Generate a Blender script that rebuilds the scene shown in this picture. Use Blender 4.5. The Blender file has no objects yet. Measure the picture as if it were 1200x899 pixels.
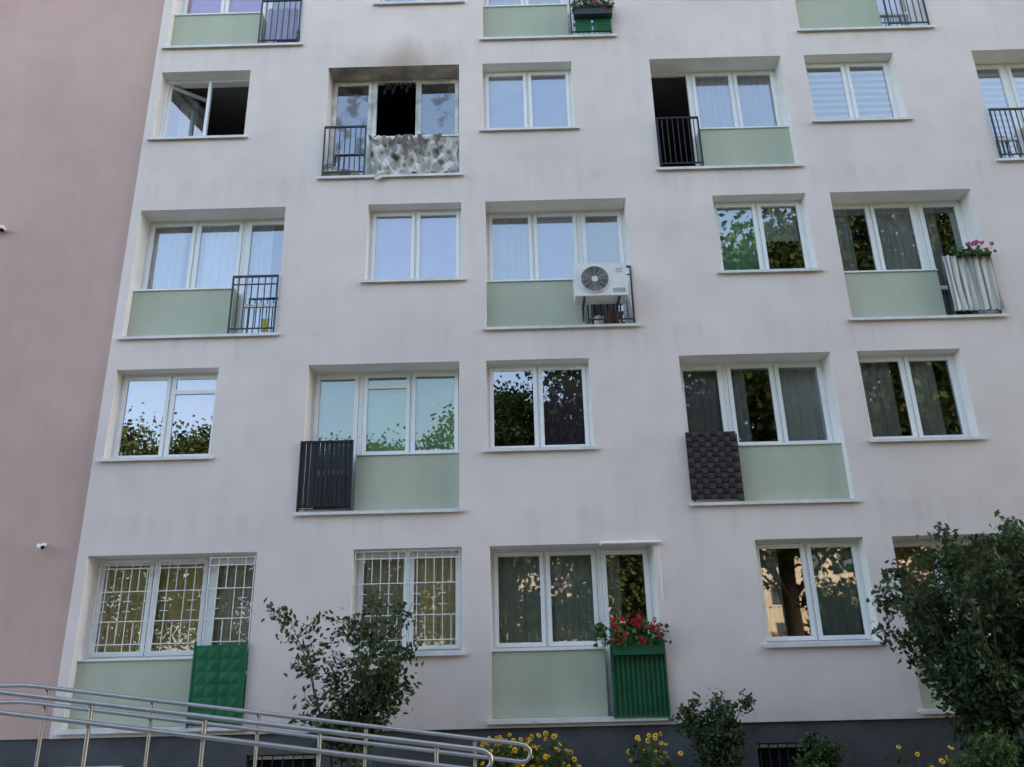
import bpy, math, random
import numpy as np
from mathutils import Matrix, Vector
random.seed(7); R=np.random.default_rng(7)
sc=bpy.context.scene
F=11.46; CAMZ=1.55
# ------------------------------------------------------------ materials
MC={}
def nodes(name):
    m=bpy.data.materials.new(name); m.use_nodes=True; nt=m.node_tree; nt.nodes.clear()
    return m,nt
def N(nt,t,**k):
    n=nt.nodes.new(t)
    for a,b in k.items(): setattr(n,a,b)
    return n
def mat(name,col,rough=.7,var=.12,scale=3.,bump=0.,bscale=60.,metal=0.,spec=.3,stretch=(1,1,1)):
    if name in MC: return MC[name]
    m,nt=nodes(name); L=nt.links.new
    o=N(nt,'ShaderNodeOutputMaterial'); b=N(nt,'ShaderNodeBsdfPrincipled')
    g=N(nt,'ShaderNodeNewGeometry'); mp=N(nt,'ShaderNodeMapping'); mp.inputs['Scale'].default_value=stretch
    L(g.outputs['Position'],mp.inputs['Vector'])
    n=N(nt,'ShaderNodeTexNoise'); n.inputs['Scale'].default_value=scale; n.inputs['Detail'].default_value=5
    L(mp.outputs[0],n.inputs['Vector'])
    r=N(nt,'ShaderNodeMapRange'); r.inputs['From Min'].default_value=.3; r.inputs['From Max'].default_value=.7
    r.inputs['To Min'].default_value=1-var; r.inputs['To Max'].default_value=1+var
    L(n.outputs['Fac'],r.inputs['Value'])
    v=N(nt,'ShaderNodeVectorMath',operation='SCALE'); v.inputs[0].default_value=col
    L(r.outputs[0],v.inputs['Scale']); L(v.outputs[0],b.inputs['Base Color'])
    b.inputs['Roughness'].default_value=rough; b.inputs['Metallic'].default_value=metal
    b.inputs['Specular IOR Level'].default_value=spec
    if bump:
        n2=N(nt,'ShaderNodeTexNoise'); n2.inputs['Scale'].default_value=bscale; n2.inputs['Detail'].default_value=3
        L(g.outputs['Position'],n2.inputs['Vector'])
        bp=N(nt,'ShaderNodeBump'); bp.inputs['Strength'].default_value=bump; bp.inputs['Distance'].default_value=.01
        L(n2.outputs['Fac'],bp.inputs['Height']); L(bp.outputs[0],b.inputs['Normal'])
    L(b.outputs[0],o.inputs[0]); MC[name]=m; return m

def facade_mat(name,col,soot=False,period=True,stk=.10):
    m,nt=nodes(name); L=nt.links.new
    o=N(nt,'ShaderNodeOutputMaterial'); b=N(nt,'ShaderNodeBsdfPrincipled'); b.inputs['Roughness'].default_value=.9; b.inputs['Specular IOR Level'].default_value=.15
    g=N(nt,'ShaderNodeNewGeometry'); P=g.outputs['Position']
    def noise(sc_,scl,det=4):
        mp=N(nt,'ShaderNodeMapping'); mp.inputs['Scale'].default_value=sc_; L(P,mp.inputs['Vector'])
        n=N(nt,'ShaderNodeTexNoise'); n.inputs['Scale'].default_value=scl; n.inputs['Detail'].default_value=det; L(mp.outputs[0],n.inputs['Vector']); return n.outputs['Fac']
    def rng(src,a,b_,c,d,sm=False):
        r=N(nt,'ShaderNodeMapRange'); 
        if sm: r.interpolation_type='SMOOTHSTEP'
        for i,vv in zip(('From Min','From Max','To Min','To Max'),(a,b_,c,d)): r.inputs[i].default_value=vv
        L(src,r.inputs['Value']); return r.outputs[0]
    def mul(a,b_):
        n=N(nt,'ShaderNodeMath',operation='MULTIPLY'); L(a,n.inputs[0])
        if isinstance(b_,(int,float)): n.inputs[1].default_value=b_
        else: L(b_,n.inputs[1])
        return n.outputs[0]
    def sub1(a):
        n=N(nt,'ShaderNodeMath',operation='SUBTRACT'); n.inputs[0].default_value=1; L(a,n.inputs[1]); return n.outputs[0]
    big=rng(noise((1,1,1),.35,5),.3,.7,.91,1.05)
    mid=rng(noise((1,1,1),2.2,6),.3,.7,.955,1.03)
    streak=rng(noise((5,5,.25),1.3,5),.48,.72,0,1)
    sx=N(nt,'ShaderNodeSeparateXYZ'); L(P,sx.inputs[0])
    f=mul(big,mid)
    if period:
        a=N(nt,'ShaderNodeMath',operation='SUBTRACT'); L(sx.outputs[2],a.inputs[0]); a.inputs[1].default_value=1.17
        md=N(nt,'ShaderNodeMath',operation='FLOORED_MODULO'); L(a.outputs[0],md.inputs[0]); md.inputs[1].default_value=2.75
        below=rng(md.outputs[0],2.15,2.75,.25,1)
        f=mul(f,sub1(mul(mul(streak,below),stk)))
    else: f=mul(f,sub1(mul(streak,stk)))
    low=rng(sx.outputs[2],1.1,2.0,.14,0,True)
    f=mul(f,sub1(mul(low,noise((1,1,1),1.8))))
    v=N(nt,'ShaderNodeVectorMath',operation='SCALE'); v.inputs[0].default_value=col; L(f,v.inputs['Scale'])
    out=v.outputs[0]
    if soot:
        d=N(nt,'ShaderNodeVectorMath',operation='SUBTRACT'); L(P,d.inputs[0]); d.inputs[1].default_value=(-1.85,F,11.64)
        s=N(nt,'ShaderNodeVectorMath',operation='MULTIPLY'); L(d.outputs[0],s.inputs[0]); s.inputs[1].default_value=(.60,0,1.1)
        ln=N(nt,'ShaderNodeVectorMath',operation='LENGTH'); L(s.outputs[0],ln.inputs[0])
        ad=N(nt,'ShaderNodeMath',operation='ADD'); L(ln.outputs['Value'],ad.inputs[0]); L(mul(noise((1,1,.6),2.0,5),.9),ad.inputs[1])
        k=mul(rng(ad.outputs[0],.35,1.25,1,0,True),rng(sx.outputs[2],11.60,11.64,0,.8))
        mx=N(nt,'ShaderNodeMix',data_type='RGBA'); L(k,mx.inputs['Factor']); L(out,mx.inputs[6]); mx.inputs[7].default_value=(.40,.29,.215,1); out=mx.outputs[2]
    L(out,b.inputs['Base Color'])
    n2=noise((1,1,1),140,3); bp=N(nt,'ShaderNodeBump'); bp.inputs['Strength'].default_value=.4; bp.inputs['Distance'].default_value=.007
    L(n2,bp.inputs['Height']); L(bp.outputs[0],b.inputs['Normal']); L(b.outputs[0],o.inputs[0]); return m

def glass_mat(name,refl=.3,tint=(.95,.97,.96),dirt=0.):
    m,nt=nodes(name); L=nt.links.new
    o=N(nt,'ShaderNodeOutputMaterial'); t=N(nt,'ShaderNodeBsdfTransparent'); t.inputs[0].default_value=(*tint,1)
    gl=N(nt,'ShaderNodeBsdfGlossy'); gl.inputs['Roughness'].default_value=.0; gl.inputs['Color'].default_value=(.93,.96,1,1)
    lw=N(nt,'ShaderNodeFresnel'); lw.inputs['IOR'].default_value=1.5
    a=N(nt,'ShaderNodeMath',operation='ADD'); a.use_clamp=True; L(lw.outputs[0],a.inputs[0]); a.inputs[1].default_value=refl-.04
    g=N(nt,'ShaderNodeNewGeometry'); n=N(nt,'ShaderNodeTexNoise'); n.inputs['Scale'].default_value=1.3; n.inputs['Detail'].default_value=0
    L(g.outputs['Position'],n.inputs['Vector']); bp=N(nt,'ShaderNodeBump'); bp.inputs['Strength'].default_value=.05; bp.inputs['Distance'].default_value=.02
    L(n.outputs['Fac'],bp.inputs['Height']); L(bp.outputs[0],gl.inputs['Normal'])
    mx=N(nt,'ShaderNodeMixShader'); L(a.outputs[0],mx.inputs[0]); L(t.outputs[0],mx.inputs[1]); L(gl.outputs[0],mx.inputs[2])
    out=mx.outputs[0]
    if dirt:
        n3=N(nt,'ShaderNodeTexNoise'); n3.inputs['Scale'].default_value=4; n3.inputs['Detail'].default_value=6; L(g.outputs['Position'],n3.inputs['Vector'])
        r=N(nt,'ShaderNodeMapRange'); r.inputs['From Min'].default_value=.5; r.inputs['From Max'].default_value=.62; r.inputs['To Max'].default_value=dirt; L(n3.outputs['Fac'],r.inputs['Value'])
        df=N(nt,'ShaderNodeBsdfDiffuse'); df.inputs[0].default_value=(.13,.11,.10,1)
        m2=N(nt,'ShaderNodeMixShader'); L(r.outputs[0],m2.inputs[0]); L(out,m2.inputs[1]); L(df.outputs[0],m2.inputs[2]); out=m2.outputs[0]
    L(out,o.inputs[0]); return m
def leaf_mat(name,c1,c2,scale=2.,tr=.3):
    m,nt=nodes(name); L=nt.links.new
    o=N(nt,'ShaderNodeOutputMaterial'); g=N(nt,'ShaderNodeNewGeometry'); n=N(nt,'ShaderNodeTexNoise'); n.inputs['Scale'].default_value=scale; n.inputs['Detail'].default_value=4
    L(g.outputs['Position'],n.inputs['Vector'])
    a=N(nt,'ShaderNodeMath',operation='MULTIPLY'); L(g.outputs['Random Per Island'],a.inputs[0]); a.inputs[1].default_value=.5
    b=N(nt,'ShaderNodeMath',operation='ADD'); L(a.outputs[0],b.inputs[0]); L(n.outputs['Fac'],b.inputs[1])
    r=N(nt,'ShaderNodeMapRange'); r.inputs['From Min'].default_value=.4; r.inputs['From Max'].default_value=1.1; L(b.outputs[0],r.inputs['Value'])
    mx=N(nt,'ShaderNodeMix',data_type='RGBA'); L(r.outputs[0],mx.inputs['Factor']); mx.inputs[6].default_value=(*c1,1); mx.inputs[7].default_value=(*c2,1)
    if tr==0:
        d=N(nt,'ShaderNodeBsdfDiffuse'); L(mx.outputs[2],d.inputs[0]); L(d.outputs[0],o.inputs[0]); return m
    d=N(nt,'ShaderNodeBsdfPrincipled'); d.inputs['Roughness'].default_value=.5; d.inputs['Specular IOR Level'].default_value=.35; L(mx.outputs[2],d.inputs['Base Color'])
    t=N(nt,'ShaderNodeBsdfTranslucent'); L(mx.outputs[2],t.inputs[0])
    ms=N(nt,'ShaderNodeMixShader'); ms.inputs[0].default_value=tr; L(d.outputs[0],ms.inputs[1]); L(t.outputs[0],ms.inputs[2]); L(ms.outputs[0],o.inputs[0]); return m
def stripe_mat(name,cols,axis,period,rough=.8):
    m,nt=nodes(name); L=nt.links.new
    o=N(nt,'ShaderNodeOutputMaterial'); b=N(nt,'ShaderNodeBsdfPrincipled'); b.inputs['Roughness'].default_value=rough
    g=N(nt,'ShaderNodeNewGeometry'); s=N(nt,'ShaderNodeSeparateXYZ'); L(g.outputs['Position'],s.inputs[0])
    d=N(nt,'ShaderNodeMath',operation='DIVIDE'); L(s.outputs[axis],d.inputs[0]); d.inputs[1].default_value=period
    f=N(nt,'ShaderNodeMath',operation='FRACT'); L(d.outputs[0],f.inputs[0])
    cr=N(nt,'ShaderNodeValToRGB'); cr.color_ramp.interpolation='CONSTANT'; L(f.outputs[0],cr.inputs[0])
    e=cr.color_ramp.elements
    while len(e)<len(cols): e.new(.5)
    for i,c in enumerate(cols): e[i].position=i/len(cols); 
    for i,c in enumerate(cols): e[i].color=(*c,1)
    L(cr.outputs[0],b.inputs['Base Color']); L(b.outputs[0],o.inputs[0]); return m

WALL=facade_mat('stucco_white',(.765,.662,.612),soot=True)
PINK=facade_mat('stucco_pink',(.575,.395,.345),period=False,stk=.04)
PLINTH=mat('plinth_render',(.085,.085,.09),.85,.2,2.5,.3,120)
REVEAL=mat('reveal_white',(.82,.78,.74),.8,.06,2.,.2,120)
REVSOOT=mat('reveal_sooty',(.36,.30,.26),.9,.5,3.,.3,60)
GREENP=mat('parapet_green',(.445,.47,.36),.8,.08,1.6,.25,120,stretch=(1,1,.4))
PVC=mat('window_frame_white',(.82,.81,.79),.35,.03,4.,spec=.5)
PVCS=mat('window_frame_sooty',(.62,.60,.57),.5,.40,4.,spec=.3)
SILL=mat('sill_sheet',(.68,.66,.64),.45,.12,6.,spec=.5)
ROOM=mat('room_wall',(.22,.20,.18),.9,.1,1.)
BLACKROOM=mat('burnt_room',(.012,.011,.010),.95,.3,3.)
IRON=mat('railing_iron',(.045,.05,.06),.5,.25,20.)
BLACKM=mat('railing_black',(.018,.018,.022),.5,.2,20.)
STEEL=mat('stainless_steel',(.42,.41,.40),.32,.1,10.,metal=.9)
CONC=mat('concrete',(.36,.35,.34),.9,.18,2.5,.3,80)
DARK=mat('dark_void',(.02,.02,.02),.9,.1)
GREENM=mat('green_painted_metal',(.012,.125,.05),.45,.2,6.,.1,40)
GREEND=mat('green_painted_metal_dark',(.016,.10,.048),.5,.2,6.)
WHITEP=mat('white_paint_metal',(.78,.77,.74),.5,.08,20.)
ACW=mat('casing_white',(.72,.70,.66),.45,.06,8.)
BARK=mat('bark',(.10,.08,.06),.9,.3,20.,.4,60)
WOOD=mat('wood',(.35,.20,.09),.6,.3,15.)
GLASS=glass_mat('glass',.30); GLASSL=glass_mat('glass_clearer',.17,(.97,.98,.97)); GLASSM=glass_mat('glass_mid',.24,(.96,.98,.97)); GLASSD=glass_mat('glass_sooty',.30,(.4,.38,.36),.7)
ZEBRA=stripe_mat('zebra_blind',[(.85,.85,.82),(.36,.37,.38)],2,.13)
STRIPE=stripe_mat('striped_cloth',[(.62,.58,.50),(.30,.29,.27),(.72,.70,.66),(.45,.42,.38),(.66,.62,.55)],0,.17)
def cmat(c): return mat('curtain_%02d_%02d_%02d'%tuple(int(v*99) for v in c),c,.85,.08,3.)

# ------------------------------------------------------------ mesh buffer
class M:
    def __init__(s): s.v=[]; s.f=[]; s.mi=[]; s.mats=[]; s.sm=[]
    def idx(s,m):
        if m not in s.mats: s.mats.append(m)
        return s.mats.index(m)
    def add(s,vs,fs,m,smooth=False,T=None):
        b=len(s.v); i=s.idx(m)
        if T is not None: vs=[tuple(T@Vector(v)) for v in vs]
        s.v.extend([tuple(map(float,v)) for v in vs])
        for f in fs: s.f.append(tuple(b+int(a) for a in f)); s.mi.append(i); s.sm.append(smooth)
    def box(s,x0,x1,y0,y1,z0,z1,m,T=None):
        if x1<x0:x0,x1=x1,x0
        if z1<z0:z0,z1=z1,z0
        vs=[(x,y,z) for x in (x0,x1) for y in (y0,y1) for z in (z0,z1)]
        s.add(vs,[(0,1,3,2),(4,6,7,5),(0,4,5,1),(2,3,7,6),(0,2,6,4),(1,5,7,3)],m,T=T)
    def quad(s,a,b,c,d,m,T=None): s.add([a,b,c,d],[(0,1,2,3)],m,T=T)
    def rect(s,x0,x1,z0,z1,y,m): s.quad((x0,y,z0),(x1,y,z0),(x1,y,z1),(x0,y,z1),m)
    def tube(s,pts,r,m,n=8,cap=True,T=None):
        pts=[Vector(p) for p in pts]; rs=r if isinstance(r,(list,tuple)) else [r]*len(pts)
        vs=[]; fs=[]; prev=None
        for i,p in enumerate(pts):
            d=(pts[min(i+1,len(pts)-1)]-pts[max(i-1,0)]).normalized()
            if prev is None:
                a=d.orthogonal().normalized()
            else:
                a=(prev-d*prev.dot(d)).normalized()
            prev=a; b=d.cross(a)
            for j in range(n):
                t=2*math.pi*j/n; vs.append(p+(a*math.cos(t)+b*math.sin(t))*rs[i])
        for i in range(len(pts)-1):
            for j in range(n): fs.append((i*n+j,i*n+(j+1)%n,(i+1)*n+(j+1)%n,(i+1)*n+j))
        s.add(vs,fs,m,True,T)
        if cap: s.add(vs[:n],[tuple(range(n))],m,False,T); s.add(vs[-n:],[tuple(range(n))],m,False,T)
    def grid(s,fn,nu,nv,m,smooth=True):
        vs=[fn(i/nu,j/nv) for j in range(nv+1) for i in range(nu+1)]
        fs=[(j*(nu+1)+i,j*(nu+1)+i+1,(j+1)*(nu+1)+i+1,(j+1)*(nu+1)+i) for j in range(nv) for i in range(nu)]
        s.add(vs,fs,m,smooth)
    def leaves(s,c,size,m,elong=1.7,up=0.):
        c=np.asarray(c,float); n=len(c)
        if n==0: return
        a=R.normal(size=(n,3)); a[:,2]+=up; a/=np.linalg.norm(a,axis=1)[:,None]
        b=R.normal(size=(n,3)); b-=a*(a*b).sum(1)[:,None]; b/=np.linalg.norm(b,axis=1)[:,None]
        w=np.cross(a,b); sz=size*(.6+.8*R.random((n,1)))
        q=np.stack([c-a*sz*elong/2,c-a*sz*.05+b*sz*.5+w*sz*.12,c+a*sz*elong/2,c-a*sz*.05-b*sz*.5+w*sz*.12],1).reshape(-1,3)
        base=len(s.v); i=s.idx(m)
        s.v.extend(map(tuple,q.tolist())); 
        for k in range(n): s.f.append((base+4*k,base+4*k+1,base+4*k+2,base+4*k+3))
        s.mi.extend([i]*n); s.sm.extend([False]*n)
    def make(s,name,parent=None,bevel=0,loc=(0,0,0)):
        me=bpy.data.meshes.new(name); me.from_pydata(s.v,[],s.f)
        for m in s.mats: me.materials.append(m)
        me.polygons.foreach_set('material_index',s.mi); me.polygons.foreach_set('use_smooth',s.sm); me.update()
        o=bpy.data.objects.new(name,me); sc.collection.objects.link(o); o.location=loc
        if parent: o.parent=parent
        if bevel:
            b=o.modifiers.new('bevel','BEVEL'); b.width=bevel; b.segments=1; b.limit_method='ANGLE'
        return o
def empty(name):
    o=bpy.data.objects.new(name,None); sc.collection.objects.link(o); return o

# ------------------------------------------------------------ building layout
ZB=lambda k:1.17+2.75*k
XR=26.0; XL=-6.10; NK=6; PZ=1.07
ops=[]
for k in range(NK):
    for j in range(6):
        o=5.52*j
        if k%2==0: ops.append((k,'bal',-5.95+o-(0 if j==0 else -.02),-3.62+o-.06*(j>0),'R',2*j)); ops.append((k,'small',-2.29+o,-.80+o,'',2*j+1))
        else: ops.append((k,'small',-5.95+o,-4.42+o,'',2*j)); ops.append((k,'bal',-3.08+o,-.83+o,'L',2*j+1))
ops=[o for o in ops if o[3]<XR-.3]
bld=empty('apartment_building')
wall=M()
for k in range(NK):
    z=ZB(k)
    for z0,z1,kinds in ((z,z+.85,('bal',)),(z+.85,z+2.22,('bal','small')),(z+2.22,z+2.75,())):
        x=XL
        for o in sorted([o for o in ops if o[0]==k and o[1] in kinds],key=lambda o:o[2]):
            wall.rect(x,o[2],z0,z1,F,WALL); x=o[3]
        wall.rect(x,XR,z0,z1,F,WALL)
zt=ZB(NK)+.6
wall.rect(XL,XR,PZ,ZB(0),F,WALL); wall.rect(XL,XR,ZB(NK),zt,F,WALL)
wall.quad((XR,F,0),(XR,F+12,0),(XR,F+12,zt),(XR,F,zt),WALL)
wall.quad((XL,F,PZ),(XL,F+.5,PZ),(XL,F+.5,zt),(XL,F,zt),WALL)
wall.quad((XL,F+12,0),(XL,F+12,zt),(XR,F+12,zt),(XR,F+12,0),WALL)
wall.quad((XL,F,zt),(XR,F,zt),(XR,F+12,zt),(XL,F+12,zt),CONC)
wall.quad((XL,F,PZ),(XR,F,PZ),(XR,F+.04,PZ),(XL,F+.04,PZ),WALL)
wall.make('facade_walls',bld)
pl=M(); 
cell=[(-3.55,-2.65),(2.95,3.75),(8.4,9.2),(14,14.8)]
x=XL
for a,b in cell:
    pl.rect(x,a,0,PZ,F+.04,PLINTH); pl.rect(a,b,0,.25,F+.04,PLINTH); pl.rect(a,b,.82,PZ,F+.04,PLINTH); x=b
    for q in ((a,a),(b,b)): pl.quad((q[0],F+.04,.25),(q[0],F+.3,.25),(q[0],F+.3,.82),(q[0],F+.04,.82),PLINTH)
    pl.quad((a,F+.04,.82),(b,F+.04,.82),(b,F+.3,.82),(a,F+.3,.82),PLINTH); pl.quad((a,F+.04,.25),(b,F+.04,.25),(b,F+.3,.25),(a,F+.3,.25),CONC)
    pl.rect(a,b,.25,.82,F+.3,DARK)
    pl.box(a+.02,b-.02,F+.13,F+.16,.76,.80,PVC)
    for t in np.linspace(a+.05,b-.05,7): pl.box(t-.006,t+.006,F+.10,F+.112,.25,.82,IRON)
pl.rect(x,XR,0,PZ,F+.04,PLINTH)
pl.make('plinth',bld)

rev=M(); fr=M(); gl=M(); sil=M(); cur=M(); rm=M(); pan=M(); rail=M()
GL=[GLASS]
def glass(x0,x1,z0,z1,y,m=None):
    t=[R.normal()*.0022 for _ in range(3)]
    gl.quad((x0,y+t[0],z0),(x1,y+t[1],z0),(x1,y+t[2],z1),(x0,y+t[0]+t[2]-t[1],z1),m or GL[0])
GASK=mat('gasket',(.05,.05,.05),.7)
def sash(x0,x1,z0,z1,y,g=None,w=.06,noglass=False,m=None,T=None):
    m=m or PVC
    fr.box(x0,x0+w,y,y+.06,z0,z1,m,T); fr.box(x1-w,x1,y,y+.06,z0,z1,m,T)
    fr.box(x0+w,x1-w,y+.001,y+.06,z0,z0+w,m,T); fr.box(x0+w,x1-w,y+.001,y+.06,z1-w,z1,m,T)
    if T is None:
        e=.004
        for (a,b,c_,d_) in ((x0-e,x0,z0,z1),(x1,x1+e,z0,z1),(x0,x1,z0-e,z0),(x0,x1,z1,z1+e)): sil.rect(a,b,c_,d_,y+.0105,GASK)
    if not noglass:
        if T is None: glass(x0+w,x1-w,z0+w,z1-w,y+.025,g)
        else: gl.quad((x0+w,y+.025,z0+w),(x1-w,y+.025,z0+w),(x1-w,y+.025,z1-w),(x0+w,y+.025,z1-w),g or GLASS,T)
def curtain(x0,x1,z0,z1,y,c,amp=.025,per=.11,m=None):
    m=m or cmat(c); ph=R.random()*6; n=max(8,int((x1-x0)/.012))
    def fn(u,v):
        x=x0+u*(x1-x0); a=amp*(.6+.4*(1-v))
        return (x,y+a*math.sin(x*6.283/per+ph+1.3*math.sin(x*5+ph))+.4*a*math.sin(x*17+v*1.5),z0+v*(z1-z0))
    cur.grid(fn,n,3,m)
def railing(x0,x1,z,m=IRON,y=F-.03,h=.98,step=.095,extra=False):
    rail.box(x0,x1,y-.01,y+.02,z+h-.03,z+h,m); rail.box(x0,x1,y-.006,y+.014,z+.07,z+.09,m)
    for xx in (x0,x1-.022): rail.box(xx,xx+.022,y-.009,y+.019,z+.01,z+h-.03,m)
    if extra: rail.box(x0+.022,x1-.022,y-.006,y+.014,z+h-.16,z+h-.145,m)
    n=int((x1-x0)/step)
    for i in range(1,n): 
        t=x0+(x1-x0)*i/n; rail.box(t-.007,t+.007,y-.002,y+.012,z+.09,z+h-.03,m)

W_=(.80,.80,.78)
def C(c,**k): return dict(t='c',c=c,**k)
def B_(c,**k): return dict(t='b',c=c,**k)
NO=dict(t='n')
cfg={
(4,0):[B_((.65,.28,.60)),B_((.60,.26,.58)),C((.45,.35,.5))],
(4,1):[C(W_),C(W_)], (4,2):[C(W_),C(W_),C((.6,.6,.6))],(4,4):[C(W_),B_((.6,.6,.58)),C(W_)],
(3,0):'open', (3,1):'burnt',
(3,2):[B_((.66,.68,.78)),B_((.60,.64,.78))],
(3,3):[dict(t='open'),C((.55,.58,.64)),C((.50,.53,.60))],
(3,4):[dict(t='z'),dict(t='z')], (3,5):[dict(t='z'),dict(t='z'),C(W_)],
(2,0):[C((.6,.6,.58),part=.75),C(W_),C((.6,.6,.64),part=.6)],
(2,1):[B_((.66,.58,.80)),B_((.68,.62,.82))],
(2,2):[C((.6,.62,.65)),B_((.55,.57,.68)),C((.50,.45,.28),h=.6)],
(2,3):[dict(t='c',c=(.28,.58,.40),),C((.55,.60,.56),h=.5)],
(2,4):[C((.50,.50,.48),part=.6),C((.6,.6,.58)),C((.45,.45,.43),part=.5)],
(1,0):[dict(t='c',c=(.60,.10,.10),h=.55,top=True),dict(t='c',c=(.72,.14,.16),h=.6,top=True)],
(1,1):[B_((.38,.58,.34)),B_((.42,.68,.34)),B_((.42,.66,.32))],
(1,2):[NO,C((.20,.13,.20))],
(1,3):[C((.28,.27,.30)),C((.40,.40,.42),part=.4),C((.62,.62,.62))],
(1,4):[C((.50,.49,.46),part=.8),C((.55,.55,.50),part=.7)],
(0,0):[dict(t='v',c=(.88,.74,.34)),dict(t='v',c=(.85,.70,.33)),dict(t='v',c=(.70,.64,.50))],
(0,1):[C((.65,.58,.44)),C((.85,.76,.48))],
(0,2):[C((.50,.56,.50)),C((.56,.62,.56)),C((.5,.55,.46),part=.4)],
(0,3):[C((.50,.49,.42),part=.5),C((.50,.56,.50))],
(0,4):[C((.70,.58,.28)),C((.5,.45,.35)),C((.5,.5,.48))],
}
def pane_contents(sp,x0,x1,z0,z1,y):
    t=sp['t']; yy=y+.14
    if t in('c',):
        if sp.get('part'): 
            curtain(x0,x0+(x1-x0)*sp['part'],z0,z1,yy,sp['c'])
        elif sp.get('h'):
            h=(z1-z0)*sp['h']; curtain(x0,x1,z1-h,z1,yy,sp['c'])
        else: curtain(x0,x1,z0,z1,yy,sp['c'])
    elif t=='b': curtain(x0+.01,x1-.01,z0,z1,y+.09,sp['c'],amp=.002,per=1.)
    elif t=='z': curtain(x0+.01,x1-.01,z0,z1,y+.09,None,amp=.001,per=1.,m=ZEBRA)
    elif t=='v':
        n=int((x1-x0)/.085); m=cmat(sp['c'])
        for i in range(n):
            xa=x0+(x1-x0)*(i+.5)/n; a=.5+R.normal()*.08; dx=.044*math.cos(a); dy=.044*math.sin(a)
            cur.quad((xa-dx,yy-dy,z0),(xa+dx,yy+dy,z0),(xa+dx,yy+dy,z1),(xa-dx,yy-dy,z1),m)
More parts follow.
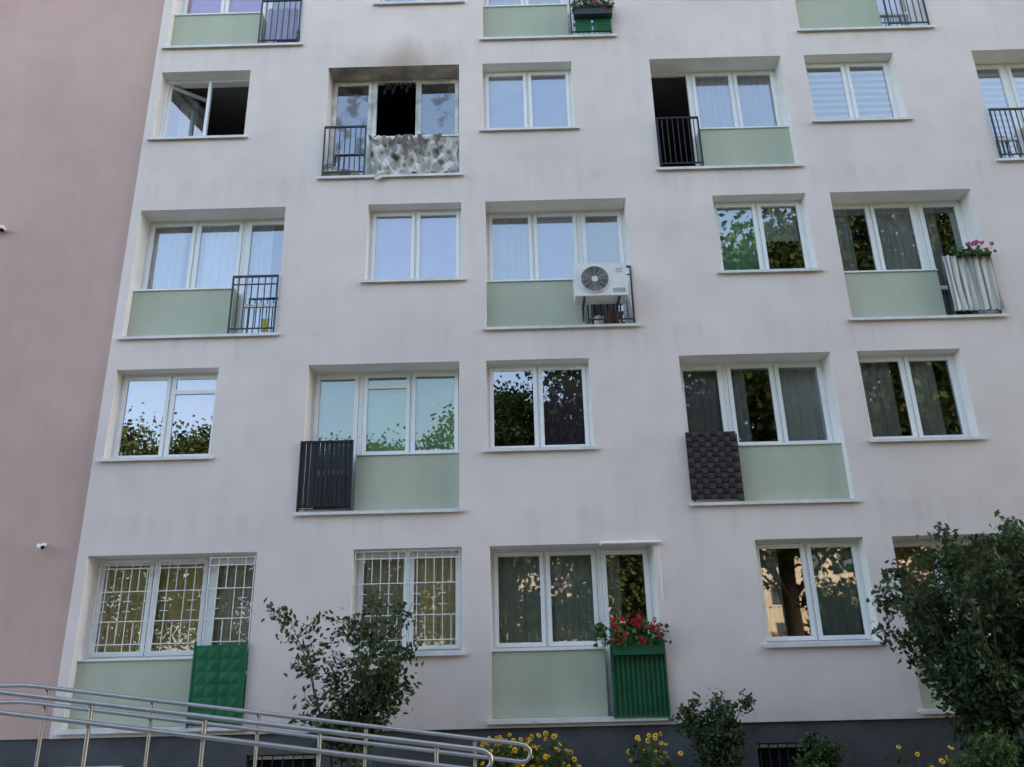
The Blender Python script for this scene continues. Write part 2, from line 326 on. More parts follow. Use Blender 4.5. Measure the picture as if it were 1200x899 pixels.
for (k,typ,x0,x1,side,j) in ops:
    z=ZB(k); zt_=z+2.22; zb=z if typ=='bal' else z+.85
    c=cfg.get((k,j)); GL[0]=GLASSL if (k,j) in ((0,0),(0,1),(1,1),(1,3)) else GLASSM if (k,j) in ((1,4),(2,4)) else GLASS
    D=.42; RV=REVSOOT if c=='burnt' else REVEAL
    rev.quad((x0,F,zb),(x0,F+D,zb),(x0,F+D,zt_),(x0,F,zt_),REVEAL); rev.quad((x1,F,zb),(x1,F+D,zb),(x1,F+D,zt_),(x1,F,zt_),REVEAL)
    rev.quad((x0,F,zt_),(x1,F,zt_),(x1,F+D,zt_),(x0,F+D,zt_),RV)
    rev.quad((x0,F,zb),(x1,F,zb),(x1,F+D,zb),(x0,F+D,zb),CONC)
    e=.07
    sil.box(x0-e,x1+e,F-.055,F-.002,zb-.028,zb-.006,SILL); sil.box(x0+.002,x1-.002,F-.002,F+.19,zb+.001,zb+.008,SILL)
    sil.box(x0-e,x1+e,F-.055,F-.048,zb-.05,zb-.028,SILL)
    rmat=BLACKROOM if c=='burnt' else ROOM
    a0,a1,b0,b1,y0,y1=x0-.15,x1+.15,z-.15,z+2.4,F+D,F+3.4
    rm.rect(a0,a1,b0,b1,y1,rmat)
    for xx in (a0,a1): rm.quad((xx,y0,b0),(xx,y1,b0),(xx,y1,b1),(xx,y0,b1),rmat)
    for zz in (b0,b1): rm.quad((a0,y0,zz),(a1,y0,zz),(a1,y1,zz),(a0,y1,zz),rmat)
    rm.rect(a0,x0,b0,b1,y0,rmat); rm.rect(x1,a1,b0,b1,y0,rmat); rm.rect(x0,x1,zt_,b1,y0,rmat); rm.rect(x0,x1,b0,zb,y0,rmat)
    if c is None: c=[C(tuple(R.choice([.4,.55,.75])*np.array([1,1,.97]))) for _ in range(3)]
    if typ=='small':
        y=F+.2; w=.05; xm=(x0+x1)/2
        fr.box(x0,x0+w,y+.012,y+.08,zb,zt_,PVC); fr.box(x1-w,x1,y+.012,y+.08,zb,zt_,PVC); fr.box(xm-w/2,xm+w/2,y+.012,y+.08,zb+w,zt_-w,PVC)
        fr.box(x0+w,x1-w,y+.013,y+.08,zb,zb+w,PVC); fr.box(x0+w,x1-w,y+.013,y+.08,zt_-w,zt_,PVC)
        L_=(x0+w-.012,xm-w/2+.012); R_=(xm+w/2-.012,x1-w+.012)
        if c=='open':
            T=Matrix.Translation((L_[0],y+.05,0))@Matrix.Rotation(math.radians(38),4,'Z')@Matrix.Translation((-L_[0],-y,0))
            sash(*L_,zb+.04,zt_-.04,y,T=T)
            T=Matrix.Translation((R_[1],y+.05,0))@Matrix.Rotation(math.radians(-82),4,'Z')@Matrix.Translation((-R_[1],-y,0))
            sash(*R_,zb+.04,zt_-.04,y,T=T)
            curtain(x0+.1,x0+.42,zb,zt_,y+.45,(.5,.5,.48))
        else:
            for (a,b),sp in zip((L_,R_),c):
                sash(a,b,zb+w-.012,zt_-w+.012,y); pane_contents(sp,a+.03,b-.03,zb+.03,zt_-.02,y)
            if (k,j)==(1,0):
                fr.box(R_[0]+.05,R_[1]-.05,y-.002,y+.03,zt_-.34,zt_-.28,PVC)
    else:
        y=F+.34; w=.05; dw=.74
        if side=='R': dx0,dx1,wx0,wx1=x1-dw,x1,x0,x1-dw
        else: dx0,dx1,wx0,wx1=x0,x0+dw,x0+dw,x1
        zp=z+.86
        pan.box(wx0+.001,wx1,F+.14,F+.40,z+.008,zp-.02,GREENP)
        sil.box(wx0+.001,wx1,F+.115,F+.36,zp-.02,zp+.004,PVC)
        burnt=c=='burnt'; FM=PVCS if burnt else PVC
        fr.box(wx0,wx0+w,y+.012,y+.08,zp+.004,zt_,FM); fr.box(wx1-w,wx1,y+.012,y+.08,zp+.004,zt_,FM)
        fr.box(wx0+w,wx1-w,y+.013,y+.08,zp+.004,zp+w,FM); fr.box(wx0+w,wx1-w,y+.013,y+.08,zt_-w,zt_,FM)
        fr.box(dx0+(.002 if side=='R' else 0),dx0+w,y+.013,y+.08,z+.01,zt_,FM); fr.box(dx1-w,dx1-(.002 if side=='L' else 0),y+.013,y+.08,z+.01,zt_,FM); fr.box(dx0+w,dx1-w,y+.014,y+.08,zt_-w,zt_,FM); fr.box(dx0+w,dx1-w,y+.014,y+.08,z+.01,z+.06,FM)
        xm=(wx0+wx1)/2
        fr.box(xm-w/2,xm+w/2,y+.012,y+.08,zp+w,zt_-w,FM)
        panes=[((wx0+w-.012,xm-w/2+.012),zp+w-.012),((xm+w/2-.012,wx1-w+.012),zp+w-.012)]
        door=((dx0+w-.012,dx1-w+.012),z+.05)
        panes=panes+[door] if side=='R' else [door]+panes
        if burnt:
            (a,b),zz=panes[0]; sash(a,b,zz,zt_-w+.012,y,GLASSD,m=PVCS)
            (a,b),zz=panes[2]; sash(a,b,zz,zt_-w+.012,y,GLASSD,m=PVCS)
        else:
            for ((a,b),zz),sp in zip(panes,c):
                if sp['t']=='open': continue
                isd=zz<z+.5
                sash(a,b,zz,zt_-w+.012,y,w=.07 if isd else .06)
                if isd: fr.box(a+.07,b-.07,y+.002,y+.05,z+.62,z+.68,PVC)
                pane_contents(sp,a+.03,b-.03,zz,zt_-.02,y)
            if (k,j)==(1,1):
                (a,b),zz=panes[1]; fr.box(a+.06,b-.06,y-.003,y+.03,zt_-.28,zt_-.22,PVC)
        if (k,j) in ((1,1),):
            rail.box(x0-.03,x0+.72,F-.035,F-.015,z+.03,z+.04,BLACKM); 
            railing(x0-.03,x0+.73,z,BLACKM,h=1.03)
            for i in range(11):
                t=x0-.01+i*.067; rail.box(t,t+.058,F-.022,F-.012,z+.06,z+1.0,BLACKM)
        elif (k,j) in ((0,0),(0,2),): pass
        else:
            a,b=(dx0+.02,dx1-.01) if side=='R' else (dx0+.01,dx1-.03)
            railing(a,b,z,BLACKM if (k,j)==(3,3) else IRON,step=.085 if side=='L' else .1,extra=(k,j) in((2,2),(4,4),(2,0)))
rev.make('window_reveals',bld); fr.make('window_frames',bld,bevel=.004); gl.make('window_glass',bld); sil.make('window_sills',bld)
cur.make('curtains_and_blinds',bld); rm.make('rooms',bld); pan.make('parapet_panels',bld,bevel=.005); rail.make('balcony_railings',bld)

bars=M()
def lattice(x0,x1,z0,z1,y):
    m=WHITEP; t=.006
    for zz in (z0,z0+.10,z0+(z1-z0)*.33,z0+(z1-z0)*.66,z1-.10,z1): bars.box(x0,x1,y-t,y+t,zz-t,zz+t,m)
    n=int(round((x1-x0)/.115))
    for i in range(n+1):
        xx=x0+(x1-x0)*i/n
        if i in (0,n): bars.box(xx-t,xx+t,y+t,y+3*t,z0-.03,z1+.03,m)
        elif i%3==0: bars.box(xx-t*.8,xx+t*.8,y+t,y+2.6*t,z0+.10,z1-.10,m)
        elif i%3==1: bars.box(xx-t*.8,xx+t*.8,y+t,y+2.6*t,z0,z1,m)
        else:
            bars.box(xx-t*.8,xx+t*.8,y+t,y+2.6*t,z0,z0+(z1-z0)*.33,m); bars.box(xx-t*.8,xx+t*.8,y+t,y+2.6*t,z0+(z1-z0)*.66,z1,m)
    for i in range(0,n-1,3):
        xa=x0+(x1-x0)*(i+.5)/n; xb=x0+(x1-x0)*(i+1.5)/n; za=z0+(z1-z0)*.44; zb_=z0+(z1-z0)*.55
        for zz in (za,zb_): bars.box(xa,xb,y-t,y+t,zz-t*.7,zz+t*.7,m)
lattice(-5.86,-5.08,2.12,3.33,F+.20); lattice(-5.02,-4.40,2.12,3.33,F+.20); lattice(-4.28,-3.66,2.12,3.33,F+.06)
lattice(-2.27,-1.56,2.08,3.36,F+.05); lattice(-1.53,-.83,2.08,3.36,F+.05)
bars.make('window_bars',bld)

gp=M(); gx0,gx1,gz0,gz1=-4.32,-3.64,1.19,2.17
gp.box(gx0,gx1,F-.05,F-.035,gz0,gz1,GREENM)
for i in range(4):
    for q in range(6):
        a=gx0+.035+i*.155; b=a+.135; c0=gz0+.03+q*.156; c1=c0+.138; ym=F-.060
        gp.add([(a,F-.0505,c0),(b,F-.0505,c0),(b,F-.0505,c1),(a,F-.0505,c1),((a+b)/2,ym,(c0+c1)/2)],[(0,1,4),(1,2,4),(2,3,4),(3,0,4)],GREENM)
for xx in (gx0-.012,gx1-.012): gp.box(xx,xx+.024,F-.06,F-.03,gz0-.03,gz1+.05,GREENM)
gp.box(gx0+.33,gx0+.345,F-.058,F-.0495,gz0,gz1,GREEND)
gp.make('green_balcony_panel')

LEAFG=leaf_mat('geranium_leaf',(.03,.075,.02),(.10,.20,.05),6.)
REDF=mat('petal_red',(.58,.015,.03),.6,.25,30.); PINKF=mat('petal_pink',(.60,.12,.25),.6,.25,30.); YEL=mat('petal_yellow',(.78,.46,.02),.6,.2,30.)
gb=M(); x0,x1,z0,z1=1.16,1.86,1.19,1.98
gb.grid(lambda u,v:(x0+u*(x1-x0),F-.05-.012*(1 if (math.sin(u*6.283*11)>0) else -1),z0+v*(z1-z0)),132,1,GREEND,False)
for xx in (x0-.01,x1-.015): gb.box(xx,xx+.025,F-.075,F-.03,z0-.03,z1+.12,GREEND)
gb.box(x0+.015,x1-.015,F-.07,F-.03,z1,z1+.03,GREEND); gb.box(x0+.015,x1-.015,F-.07,F-.03,z0-.03,z0,GREEND)
for i in range(12): gb.box(x0+.05+i*.055,x0+.062+i*.055,F-.052,F-.04,z1+.03,z1+.10,GREEND)
gb.box(x0+.015,x1-.015,F-.06,F-.035,z1+.10,z1+.12,GREEND)
gb.make('balcony_box')
def flowers(name,x0,x1,y,z,h,nl,nf,fm,ls=.055,spread=.12,pot=None):
    m=M()
    if pot: m.box(x0,x1,y-.07,y+.08,z-.16,z,pot); m.box(x0-.008,x1+.008,y-.08,y+.09,z-.005,z+.012,pot)
    c=np.stack([x0+(x1-x0)*R.random(nl),y+R.normal(size=nl)*spread*.5,z+h*R.random(nl)**1.3*(.6+.4*np.sin(np.arange(nl)))-.04],1); c[:,0]+=R.normal(size=nl)*.04
    m.leaves(c,ls,LEAFG,1.1)
    for i in range(nf):
        cx,cy,cz=x0+(x1-x0)*R.random(),y-R.random()*spread,z+h*(.0+1.0*R.random())
        m.tube([(cx,cy+.03,z+h*.1),(cx,cy,cz)],.003,LEAFG,4,False)
        n=34; d=R.normal(size=(n,3)); d/=np.linalg.norm(d,axis=1)[:,None]
        m.leaves(np.array([cx,cy,cz])+d*.032*(.6+.5*R.random((n,1))),.024,fm,1.)
    return m.make(name)
flowers('geranium_flower_box',1.18,1.84,F-.10,2.08,.32,520,24,REDF,pot=GREEND)
flowers('geranium_flower_box',1.18,1.84,F-.14,ZB(4)+.46,.30,520,18,PINKF,pot=IRON)
g2=M()
for a,b in ((1.2,1.48),(1.52,1.82)):
    g2.box(a,b,F-.10,F-.05,ZB(4)+.03,ZB(4)+.29,GREENM)
    for q in range(5): g2.box(a+.02,b-.02,F-.106,F-.0995,ZB(4)+.06+q*.045,ZB(4)+.075+q*.045,GREEND)
g2.make('balcony_privacy_screen')
flowers('flower_pot',7.42-.62,7.42-.05,F-.10,ZB(2)+1.0,.16,200,12,PINKF)
p=M(); p.tube([(1.05,F-.0,2.035),(1.05,F-.0,2.15)],[.05,.065],WHITEP,12); c=np.array([1.05,F,2.2])+R.normal(size=(90,3))*(.04,.04,.07); p.leaves(c,.05,LEAFG,1.6); p.make('potted_plant')
a=M(); a.box(1.10,1.95,F-.02,F+.10,3.36,3.40,WHITEP); a.tube([(1.12,F-.04,3.385),(1.93,F-.04,3.385)],.022,WHITEP,10); a.tube([(1.90,F-.04,3.38),(1.90,F-.03,2.6)],.006,WHITEP,6); a.make('awning_cassette')

wm=M(); x0,z0=2.41,ZB(1)+.03; BR1=mat('woven_brown',(.050,.034,.032),.6,.3,15.); BR2=mat('woven_dark',(.018,.014,.014),.6,.3,15.)
nx,nz=8,13; w=.72/nx; h=.98/nz
for i in range(nx):
    for q in range(nz):
        over=(i+q)%2; m_=BR1 if over else BR2; xa=x0+i*w; za=z0+q*h
        def fn(u,v,xa=xa,za=za,over=over):
            s=math.sin(math.pi*(u if over else v)); return (xa+u*w*.96,F-.06-.014*s*(1 if over else .8),za+v*h*.95)
        wm.grid(fn,4,4,m_)
wm.box(x0,x0+.72,F-.056,F-.05,z0,z0+.98,BR2); wm.make('woven_balcony_screen')

st=M(); x0,x1=7.42-.80,7.42-.03
st.grid(lambda u,v:(x0+u*(x1-x0)+.02*math.sin(v*3+u*9)*(1-v),F-.06+.022*math.sin(u*44+.8*math.sin(v*4))+.012*math.sin(u*90),ZB(2)+.06+v*.93),90,8,STRIPE)
st.make('striped_balcony_cloth')

ac=M(); x0,x1,z0,z1=.92,1.70,ZB(2)+.30,ZB(2)+.84; y0,y1=F-.40,F-.10
ac.box(x0,x1,y0,y1,z0,z1,ACW)
cx,cz,r=x0+.30,(z0+z1)/2,.215
ring=[(cx+math.cos(t)*r,y0-.012,cz+math.sin(t)*r) for t in np.linspace(0,2*math.pi,41)]
ac.tube(ring,.010,ACW,6,False)
ac.add([(cx+math.cos(t)*(r-.004),y0-.003,cz+math.sin(t)*(r-.004)) for t in np.linspace(0,2*math.pi,40,endpoint=False)],[tuple(range(40))],mat('fan_void',(.03,.032,.035),.6))
for rr in (.055,.085,.115,.145,.175,.195): ac.tube([(cx+math.cos(t)*rr,y0-.014,cz+math.sin(t)*rr) for t in np.linspace(0,2*math.pi,33)],.0025,ACW,4,False)
for t in np.linspace(0,2*math.pi,13)[:-1]: ac.tube([(cx+math.cos(t)*.04,y0-.012,cz+math.sin(t)*.04),(cx+math.cos(t)*r,y0-.012,cz+math.sin(t)*r)],.003,ACW,4,False)
ac.tube([(cx,y0-.004,cz),(cx,y0-.02,cz)],.045,ACW,16)
for t in range(3):
    an=t*2.094; ac.add([(cx+math.cos(an)*.04,y0-.005,cz+math.sin(an)*.04),(cx+math.cos(an+.2)*.2,y0-.006,cz+math.sin(an+.2)*.2),(cx+math.cos(an+1.)*.2,y0-.0045,cz+math.sin(an+1.)*.2)],[(0,1,2)],mat('fan_blade',(.12,.12,.13),.5))
ac.box(x0+.56,x1-.03,y0-.004,y0,z0+.05,z0+.12,mat('grey_plastic',(.35,.35,.36),.5))
for i in range(3): ac.box(x0+.62,x1-.06,y0-.005,y0,z1-.1-i*.03,z1-.09-i*.03,mat('grey_plastic',(.3,.3,.3)))
for xx in (x0+.12,x1-.14): ac.box(xx,xx+.03,y0+.02,F-.01,z0-.035,z0-.002,IRON); ac.box(xx,xx+.03,F-.05,F-.02,z0-.25,z0-.035,IRON)
ac.tube([(x1,y1-.08,z0+.12),(x1+.06,y1-.05,z0+.08),(x1+.07,y1,z0-.05),(x1+.03,F+.1,z0-.12)],.016,WHITEP,8)
ac.make('air_conditioner',bevel=.008)
s=M(); zz=ZB(2)+.01
s.box(1.42,1.68,F+.02,F+.26,zz+.20,zz+.225,WOOD)
for xx in (1.44,1.64):
    for yy in (F+.04,F+.22): s.box(xx,xx+.022,yy,yy+.022,zz,zz+.20,WOOD)
s.make('wooden_stool')
p=M(); p.tube([(1.30,F+.1,zz),(1.30,F+.1,zz+.16)],[.06,.085],WHITEP,14); p.make('flower_pot')
s=M(); s.grid(lambda u,v:(-3.85+u*.12,F+.02+.02*math.sin(u*9+v*4),ZB(2)+.04+v*.22),8,6,cmat((.55,.52,.12))); s.make('yellow_cloth')
s=M(); s.grid(lambda u,v:(-4.25+u*.55,F+.05+.02*math.sin(u*25+v*2),ZB(4)+.15+v*.7),24,6,cmat((.42,.40,.55))); s.make('hanging_laundry')

# -------- fire debris (B2)
zB=ZB(3)
def blotch_mat():
    m,nt=nodes('charred_patterned_cloth'); L=nt.links.new
    o=N(nt,'ShaderNodeOutputMaterial'); b=N(nt,'ShaderNodeBsdfPrincipled'); b.inputs['Roughness'].default_value=.85
    g=N(nt,'ShaderNodeNewGeometry'); v=N(nt,'ShaderNodeTexVoronoi'); v.inputs['Scale'].default_value=8; L(g.outputs['Position'],v.inputs['Vector'])
    n=N(nt,'ShaderNodeTexNoise'); n.inputs['Scale'].default_value=4; n.inputs['Detail'].default_value=7; L(g.outputs['Position'],n.inputs['Vector'])
    r=N(nt,'ShaderNodeValToRGB'); L(v.outputs['Distance'],r.inputs[0]); r.color_ramp.elements[0].position=.30; r.color_ramp.elements[0].color=(.34,.32,.30,1); r.color_ramp.elements[1].position=.40; r.color_ramp.elements[1].color=(.62,.59,.56,1)
    sx=N(nt,'ShaderNodeSeparateXYZ'); L(g.outputs['Position'],sx.inputs[0])
    zr_=N(nt,'ShaderNodeMapRange'); zr_.inputs['From Min'].default_value=ZB(3)+.45; zr_.inputs['From Max'].default_value=ZB(3)+.85; zr_.inputs['To Max'].default_value=.14; L(sx.outputs[2],zr_.inputs['Value'])
    ad=N(nt,'ShaderNodeMath',operation='ADD'); L(n.outputs['Fac'],ad.inputs[0]); L(zr_.outputs[0],ad.inputs[1])
    r2=N(nt,'ShaderNodeMapRange'); r2.inputs['From Min'].default_value=.58; r2.inputs['From Max'].default_value=.70; L(ad.outputs[0],r2.inputs['Value'])
    mx=N(nt,'ShaderNodeMix',data_type='RGBA'); L(r2.outputs[0],mx.inputs['Factor']); L(r.outputs[0],mx.inputs[6]); mx.inputs[7].default_value=(.07,.055,.045,1)
    L(mx.outputs[2],b.inputs['Base Color']); L(b.outputs[0],o.inputs[0]); return m
CLOTH=blotch_mat(); CHAR=mat('charred',(.022,.02,.018),.9,.5,12.,.5,50)
db=M()
def cl(u,v):
    x=-2.30+u*1.44+.02*math.sin(v*9+u*5); z_=zB+.05+.03*math.sin(u*17)*(1-v)+v*(.68+.06*math.sin(u*9+1)+.035*math.sin(u*31)+.02*math.sin(u*67))
    f=.035*math.sin(u*19+v*5)+.03*math.sin(u*33-v*9+1.)+.018*math.sin(u*61+v*13)+.02*math.sin(v*15+u*8)
    return (x,F+.07+f*(1.2-.4*v),z_)
db.grid(cl,110,30,CLOTH)
def fold(u,v):
    s_=.10*math.sin(math.pi*u)*(1+.3*math.sin(u*11))
    return (-2.33+u*1.20,F+.06-.09*math.sin(v*3.0)-.02*math.sin(u*25+v*3),zB+.72+v*.10-s_*.6+.03*math.sin(u*27+v*5)+.015*math.sin(u*63))
db.grid(fold,80,8,cmat((.60,.57,.54)))
db.grid(lambda u,v:(-2.18+u*.12+.03*math.sin(v*7),F-.075+.01*math.sin(v*9+u*3),zB-.18*v*(1-.3*u)+.06),4,8,cmat((.6,.58,.56)))
for (xx,l,wd) in ((-1.75,.5,.10),(-1.62,.35,.06),(-1.5,.42,.08),(-1.9,.25,.05),(-1.2,.3,.07)):
    db.grid(lambda u,v,xx=xx,l=l,wd=wd:(xx+u*wd*(1-.6*v)+.03*math.sin(v*6+xx*9),F-.04+.02*math.sin(v*6+xx),zB+.76-l*v),4,8,cmat((.17,.14,.12)))
for (cx,cz,s_,c_) in ((-2.93,.12,.17,(.40,.36,.28)),(-2.70,.10,.13,(.20,.18,.15)),(-2.98,.24,.10,(.30,.27,.22)),(-2.55,.08,.10,(.33,.30,.25))):
    ph=R.random(3)*6
    db.grid(lambda u,v,cx=cx,cz=cz,s_=s_,ph=ph:(cx+s_*math.cos(6.283*u)*math.sin(math.pi*v)*(1+.25*math.sin(u*19+ph[0])),F+.08+s_*.6*math.sin(6.283*u)*math.sin(math.pi*v)*(1+.2*math.sin(v*14+ph[1])),zB+cz+s_*.7*math.cos(math.pi*v)*(1+.2*math.sin(u*13+ph[2]))),24,14,cmat(c_))
for i in range(9):
    xx=-2.20+i*.08+R.random()*.03; l=.05+.22*R.random()
    db.grid(lambda u,v,xx=xx,l=l:(xx+u*.05+.02*math.sin(v*5),F+.36+.01*math.sin(v*8),zB+2.17-l*v),2,5,CHAR)
db.make('fire_damage_debris')

nb=empty('apartment_building')
m=M(); y=F+.06; xl=-24
m.quad((xl,y,PZ),(XL,y,PZ),(XL,y,zt+.5),(xl,y,zt+.5),PINK); m.quad((xl,y,zt+.5),(XL,y,zt+.5),(XL,y+12,zt+.5),(xl,y+12,zt+.5),CONC)
m.quad((xl,y,0),(xl,y+12,0),(xl,y+12,zt+.5),(xl,y,zt+.5),PINK); m.quad((xl,y+12,0),(XL,y+12,0),(XL,y+12,zt+.5),(xl,y+12,zt+.5),PINK)
m.quad((XL,y,zt-.1),(XL,y+12,zt-.1),(XL,y+12,zt+.5),(XL,y,zt+.5),PINK)
m.rect(xl,XL,0,PZ,F+.085,PLINTH); m.make('pink_walls',nb)
m=M(); X,Z=-6.62,3.53; yb=F+.06
m.tube([(X,yb,Z+.03),(X,yb-.03,Z+.03)],.035,WHITEP,14); m.tube([(X,yb-.03,Z+.03),(X+.02,yb-.08,Z+.02),(X+.03,yb-.10,Z)],.014,WHITEP,8)
m.tube([(X-.03,yb-.08,Z+.01),(X+.09,yb-.19,Z-.03)],.034,WHITEP,14); m.tube([(X+.09,yb-.19,Z-.03),(X+.097,yb-.197,Z-.033)],.027,DARK,14); m.make('security_camera')
m=M(); m.tube([(-8.17,yb,8.62),(-8.17,yb-.06,8.62)],.03,IRON,10); m.box(-8.25,-8.08,yb-.14,yb-.05,8.59,8.64,WHITEP); m.box(-8.23,-8.10,yb-.13,yb-.06,8.575,8.59,DARK); m.make('wall_lamp')

# opposite building, far behind the photographer (only met in reflections)
ob=M(); BEI=mat('stucco_beige',(.62,.52,.38),.9,.06,1.)
ob.box(-8,46,-62,-50,0,13,BEI)
for kk in range(4):
    for i in range(17):
        xx=-6+i*3.1; zz=1.6+kk*3.0; ob.box(xx,xx+1.5,-50.0,-49.97,zz,zz+1.5,mat('far_window',(.05,.06,.07),.2,.1,spec=.6)); ob.box(xx-.08,xx+1.58,-49.999,-49.92,zz-.1,zz-.02,PVC)
ob.make('apartment_building')

# ------------------------------------------------------------ ramp and railings
rp=M()
rp.add([(-5.1,7.5,0),(.3,7.5,0),(.3,7.5,.03),(-5.1,7.5,.74),(-5.1,9.1,0),(.3,9.1,0),(.3,9.1,.03),(-5.1,9.1,.74)],[(0,1,2,3),(4,7,6,5),(3,2,6,7),(1,5,6,2)],CONC)
rp.box(-10,-5.1,7.5,F-.0,0,.74,CONC)
rp.make('access_ramp',bevel=.01)
def ramp_rail(name,y,xe,xs):
    m=M()
    for dz,xo in ((0,0),(-.16,-.04)):
        pts=[(-10,y,1.69+dz)]+[(-5.15,y,1.69+dz)]+[(x,y,1.69-(x+5.1)*.132+dz) for x in np.linspace(-5.0,xe+xo-.08,6)]
        m.tube(pts,.021,STEEL,10,True)
    ze=1.69-(xe+5.1)*.132
    m.tube([(xe-.08,y,ze+.0105),(xe-.02,y,ze-.005),(xe+.03,y,ze-.04),(xe+.035,y,ze-.10),(xe-.0,y,ze-.145),(xe-.06,y,ze-.152),(xe-.12,y,ze-.145)],.021,STEEL,10,True)
    for x in xs:
        zz=1.69-(x+5.1)*.132 if x>-5.1 else 1.69
        m.tube([(x,y+.045,zz-.95),(x,y+.045,zz-.03)],.019,STEEL,10); m.tube([(x,y+.045,zz-.95),(x,y+.045,zz-.94)],.05,STEEL,12)
        for dz in (-.02,-.18): m.tube([(x,y+.045,zz+dz-.025),(x,y+.02,zz+dz-.015),(x,y,zz+dz)],.009,STEEL,6)
    m.make(name)
ramp_rail('ramp_handrail',9.0,.02,[-9,-7.6,-6.2,-4.9,-3.8,-2.7,-1.6,-.5])
ramp_rail('ramp_handrail',7.62,-.32,[-9,-7.6,-6.2,-4.75,-3.75,-2.75,-1.75,-.75])

# ------------------------------------------------------------ vegetation
LEAF1=leaf_mat('shrub_leaf',(.022,.042,.016),(.08,.125,.042),3.)
LEAF2=leaf_mat('tree_leaf',(.03,.05,.016),(.10,.13,.04),.5,0)
LEAF4=leaf_mat('far_leaf',(.08,.09,.025),(.22,.20,.06),.7,0)
LEAF3=leaf_mat('weed_leaf',(.03,.06,.018),(.10,.16,.04),4.)
def shrub(name,x,y,H,spread,nst,leaf,nl,lm,seed,low=.35,dirx=0.,jit=.045):
    r=np.random.default_rng(seed); m=M(); cs=[]
    for i in range(nst):
        an=r.random()*6.283; out=spread*(.25+.75*r.random()); h=H*(.6+.4*r.random())
        tip=np.array([x+dirx+out*math.cos(an),y+out*.55*math.sin(an),h]); base=np.array([x+r.normal()*.06,y+r.normal()*.06,0])
        pts=[]
        for t in np.linspace(0,1,9):
            p_=base+(tip-base)*np.array([t**1.5,t**1.5,t**.9]); p_+=r.normal(size=3)*.02*(t>0); pts.append(p_)
        m.tube(pts,[.022*(1-t*.85) for t in np.linspace(0,1,9)],BARK,6,False)
        for q in range(10):
            t=low+(1-low)*r.random(); i0=min(7,int(t*8)); p0=pts[i0]+(pts[i0+1]-pts[i0])*(t*8-i0)
            L=(.18+.32*r.random())*H*.28; an2=r.random()*6.283; e=p0+np.array([math.cos(an2)*L,math.sin(an2)*L*.6,L*(.15+.8*r.random())])
            mid=(p0+e)/2+r.normal(size=3)*.03
            m.tube([p0,mid,e],[.008,.006,.002],BARK,5,False)
            for s_ in np.linspace(.2,1.05,8): 
                c_=p0+(e-p0)*s_; cs+= [c_+r.normal(size=3)*jit for _ in range(nl)]
    m.leaves(cs,leaf,lm,1.9); return m.make(name)
shrub('shrub',-2.05,10.35,2.80,1.05,12,.040,5,LEAF1,3,low=.40,jit=.06)
shrub('shrub',5.45,10.1,3.05,1.5,30,.045,11,LEAF1,5,low=.2,jit=.07)
shrub('shrub',7.2,10.0,3.2,1.2,20,.045,11,LEAF1,9,low=.2,jit=.07)
shrub('shrub',2.28,10.9,1.34,.42,14,.034,7,LEAF1,11,low=.3)
shrub('shrub',3.55,11.0,.88,.4,10,.035,6,LEAF3,12,low=.3)
shrub('shrub',5.0,9.4,1.0,.7,16,.04,8,LEAF3,14,low=.3)
def rudbeckia(name,xs,y,h,seed):
    r=np.random.default_rng(seed); m=M(); BRN=mat('flower_centre',(.06,.03,.015),.8)
    for x in xs:
        yy=y+r.normal()*.2; hh=h*(.66+.40*r.random()); tx,ty=x+r.normal()*.08,yy-abs(r.normal())*.06
        m.tube([(x,yy,0),((x+tx)/2,yy,hh*.5),(tx,ty,hh)],.004,LEAF3,4,False)
        d=Vector((r.normal()*.7,-1,.7+r.normal()*.6)).normalized(); a=d.orthogonal().normalized(); b=d.cross(a); c=Vector((tx,ty,hh)); q=.65+.25*r.random()
        for i in range(10):
            t=i*.628; e=a*math.cos(t)+b*math.sin(t); s_=a*math.cos(t+1.57)+b*math.sin(t+1.57)
            m.add([c+e*.010*q,c+e*.026*q+s_*.009*q,c+e*.044*q-d*.010,c+e*.026*q-s_*.009*q],[(0,1,2,3)],YEL)
        m.tube([c-d*.003,c+d*.010],[.010*q,.006*q],BRN,8)
        m.leaves([(x+r.normal()*.06,yy+r.normal()*.05,hh*(.1+.8*r.random())) for _ in range(34)],.05,LEAF3,2.2)
    m.make(name)
rudbeckia('yellow_flowers',list(-.62+R.random(95)*1.25),10.9,.97,1)
rudbeckia('yellow_flowers',list(1.30+R.random(24)*.45),10.9,.94,2)
rudbeckia('yellow_flowers',list(4.0+R.random(20)*2.2),9.6,.88,4)
gr=M(); n=9000; c=np.stack([-5+R.random(n)*16,9.4+R.random(n)*2.0,R.random(n)*.22],1); gr.leaves(c,.07,LEAF3,3.5,2.); gr.make('grass')

def tree_mesh(seed,nl=34000):
    r=np.random.default_rng(seed); m=M()
    m.tube([(0,0,0),(.1,.05,3),(-.05,.1,6),(.1,0,10),(0,0,14)],[.32,.26,.2,.12,.03],BARK,10)
    cs=[]; nc=120
    for i in range(nc):
        h=4.3+11.3*r.random(); rad=4.4*math.sqrt(max(.08,1-((h-9.5)/6.8)**2)); an=r.random()*6.283; rr=rad*math.sqrt(r.random())*1.05
        c_=np.array([rr*math.cos(an),rr*math.sin(an),h])
        if i%3==0: m.tube([(0,0,max(2.2,h*.6)),tuple(c_*np.array([.5,.5,1])-np.array([0,0,h*.12])),tuple(c_)],[.09,.05,.02],BARK,5,False)
        s_=.45+.6*r.random(); k=nl//nc; cs.append(c_+r.normal(size=(k,3))*np.array([s_,s_,s_*.6]))
    m.leaves(np.concatenate(cs),.155,LEAF2,1.4)
    o=m.make('tree'); return o
tm=[tree_mesh(s) for s in (21,22,23)]
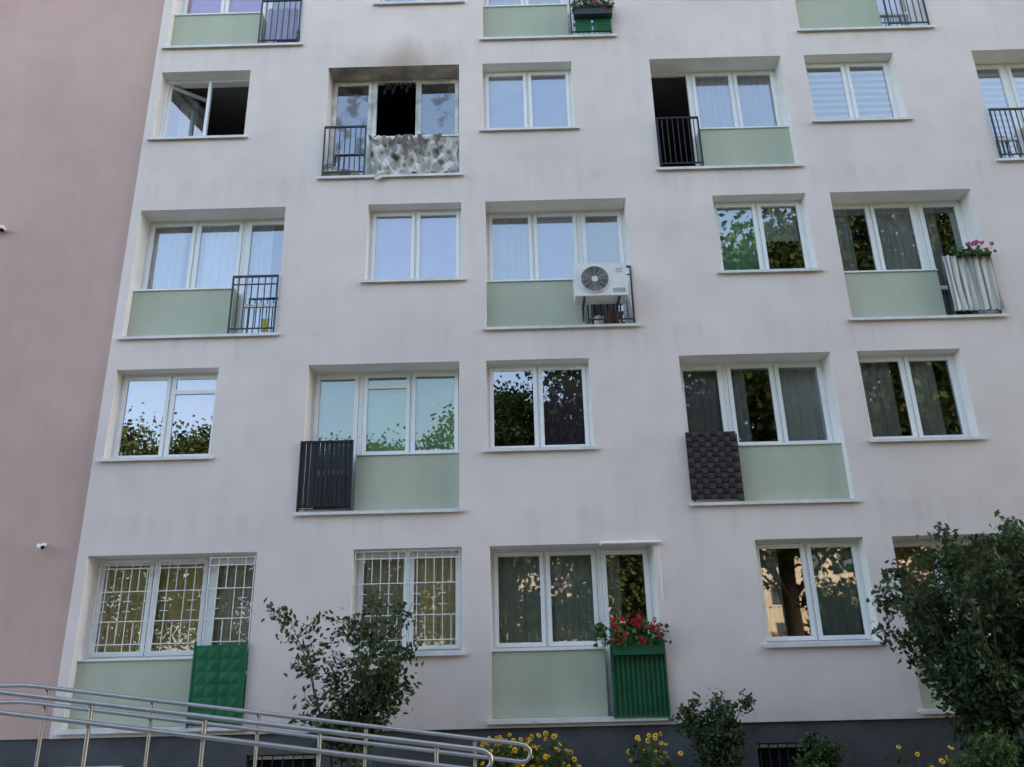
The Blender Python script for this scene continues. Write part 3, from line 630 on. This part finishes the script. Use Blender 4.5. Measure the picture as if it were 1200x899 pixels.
spots=[(-20,-15,.85),(-13,-13,.80),(-6.5,-14,.78),(-.5,-15,.92),(5.5,-13,1.08),(12,-14,1.40),(19,-12,1.55),(26,-14,1.4),(33,-12,1.3)]
for i,(x,y_,s_) in enumerate(spots):
    if i<3: o=tm[i]
    else: o=bpy.data.objects.new('tree',tm[i%3].data); sc.collection.objects.link(o)
    o.location=(x,y_,0); o.scale=(s_*1.05,s_*1.05,s_); o.rotation_euler=(0,0,i*1.7)
m=M(); n=26000
c=np.stack([-70+R.random(n)*150,-30-R.random(n)*8,R.random(n)**.8*6.5],1); c[:,2]*=(.70+.35*np.sin(c[:,0]*.35)+.2*np.sin(c[:,0]*.9)); m.leaves(c,.45,LEAF4,1.3); m.make('distant_trees')

# ------------------------------------------------------------ ground
m=M(); m.quad((-400,-400,0),(400,-400,0),(400,400,0),(-400,400,0),mat('lawn',(.06,.085,.03),.95,.35,.8,.5,30)); m.make('ground')
m=M(); PAVE=mat('paving',(.30,.29,.28),.9,.15,3.,.3,60)
m.box(-40,40,3.4,6.9,-.05,.004+.0,PAVE); m.box(-1.0,1.6,6.9,9.2,-.05,.006,PAVE); m.make('pavement')
m=M(); m.box(-60,60,-6.5,-.6,-.05,.004,mat('asphalt',(.055,.055,.06),.9,.2,3.,.4,90)); m.box(-60,60,-.6,-.45,-.05,.12,CONC); m.box(-60,60,-6.65,-6.5,-.05,.12,CONC); m.make('road')

# ------------------------------------------------------------ light
el,az=math.radians(27),math.radians(62)
w=bpy.data.worlds.new('World'); sc.world=w; w.use_nodes=True; nt=w.node_tree
sky=nt.nodes.new('ShaderNodeTexSky'); sky.sky_type='NISHITA'; sky.sun_disc=False; sky.sun_elevation=el; sky.sun_rotation=az; sky.dust_density=2.5; sky.air_density=1.0
wb=nt.nodes.new('ShaderNodeVectorMath'); wb.operation='MULTIPLY'; wb.inputs[1].default_value=(1.11,1.0,.90); nt.links.new(sky.outputs[0],wb.inputs[0])
bg=nt.nodes['Background']; bg.inputs[1].default_value=.74; nt.links.new(wb.outputs[0],bg.inputs[0])
s=bpy.data.lights.new('sun','SUN'); s.energy=5; s.angle=math.radians(.5); s.color=(1,.80,.55)
so=bpy.data.objects.new('sun',s); sc.collection.objects.link(so)
d=Vector((math.sin(az)*math.cos(el),math.cos(az)*math.cos(el),math.sin(el))); so.rotation_euler=d.to_track_quat('Z','Y').to_euler()
sc.view_settings.view_transform='Standard'; sc.view_settings.look='None'; sc.view_settings.exposure=0

# ------------------------------------------------------------ camera
cd=bpy.data.cameras.new('camera'); co=bpy.data.objects.new('camera',cd); sc.collection.objects.link(co); sc.camera=co
cd.sensor_width=36; cd.lens=970/1200*36; cd.clip_end=1000
p_,ya,ro=map(math.radians,(20.193,-.259,1.374))
fw=Vector((math.sin(ya)*math.cos(p_),math.cos(ya)*math.cos(p_),math.sin(p_))); r0=Vector((math.cos(ya),-math.sin(ya),0)); u0=r0.cross(fw)
r=math.cos(ro)*r0-math.sin(ro)*u0; u=math.sin(ro)*r0+math.cos(ro)*u0
mw=Matrix((r,u,-fw)).transposed().to_4x4(); mw.translation=(0,0,CAMZ); co.matrix_world=mw
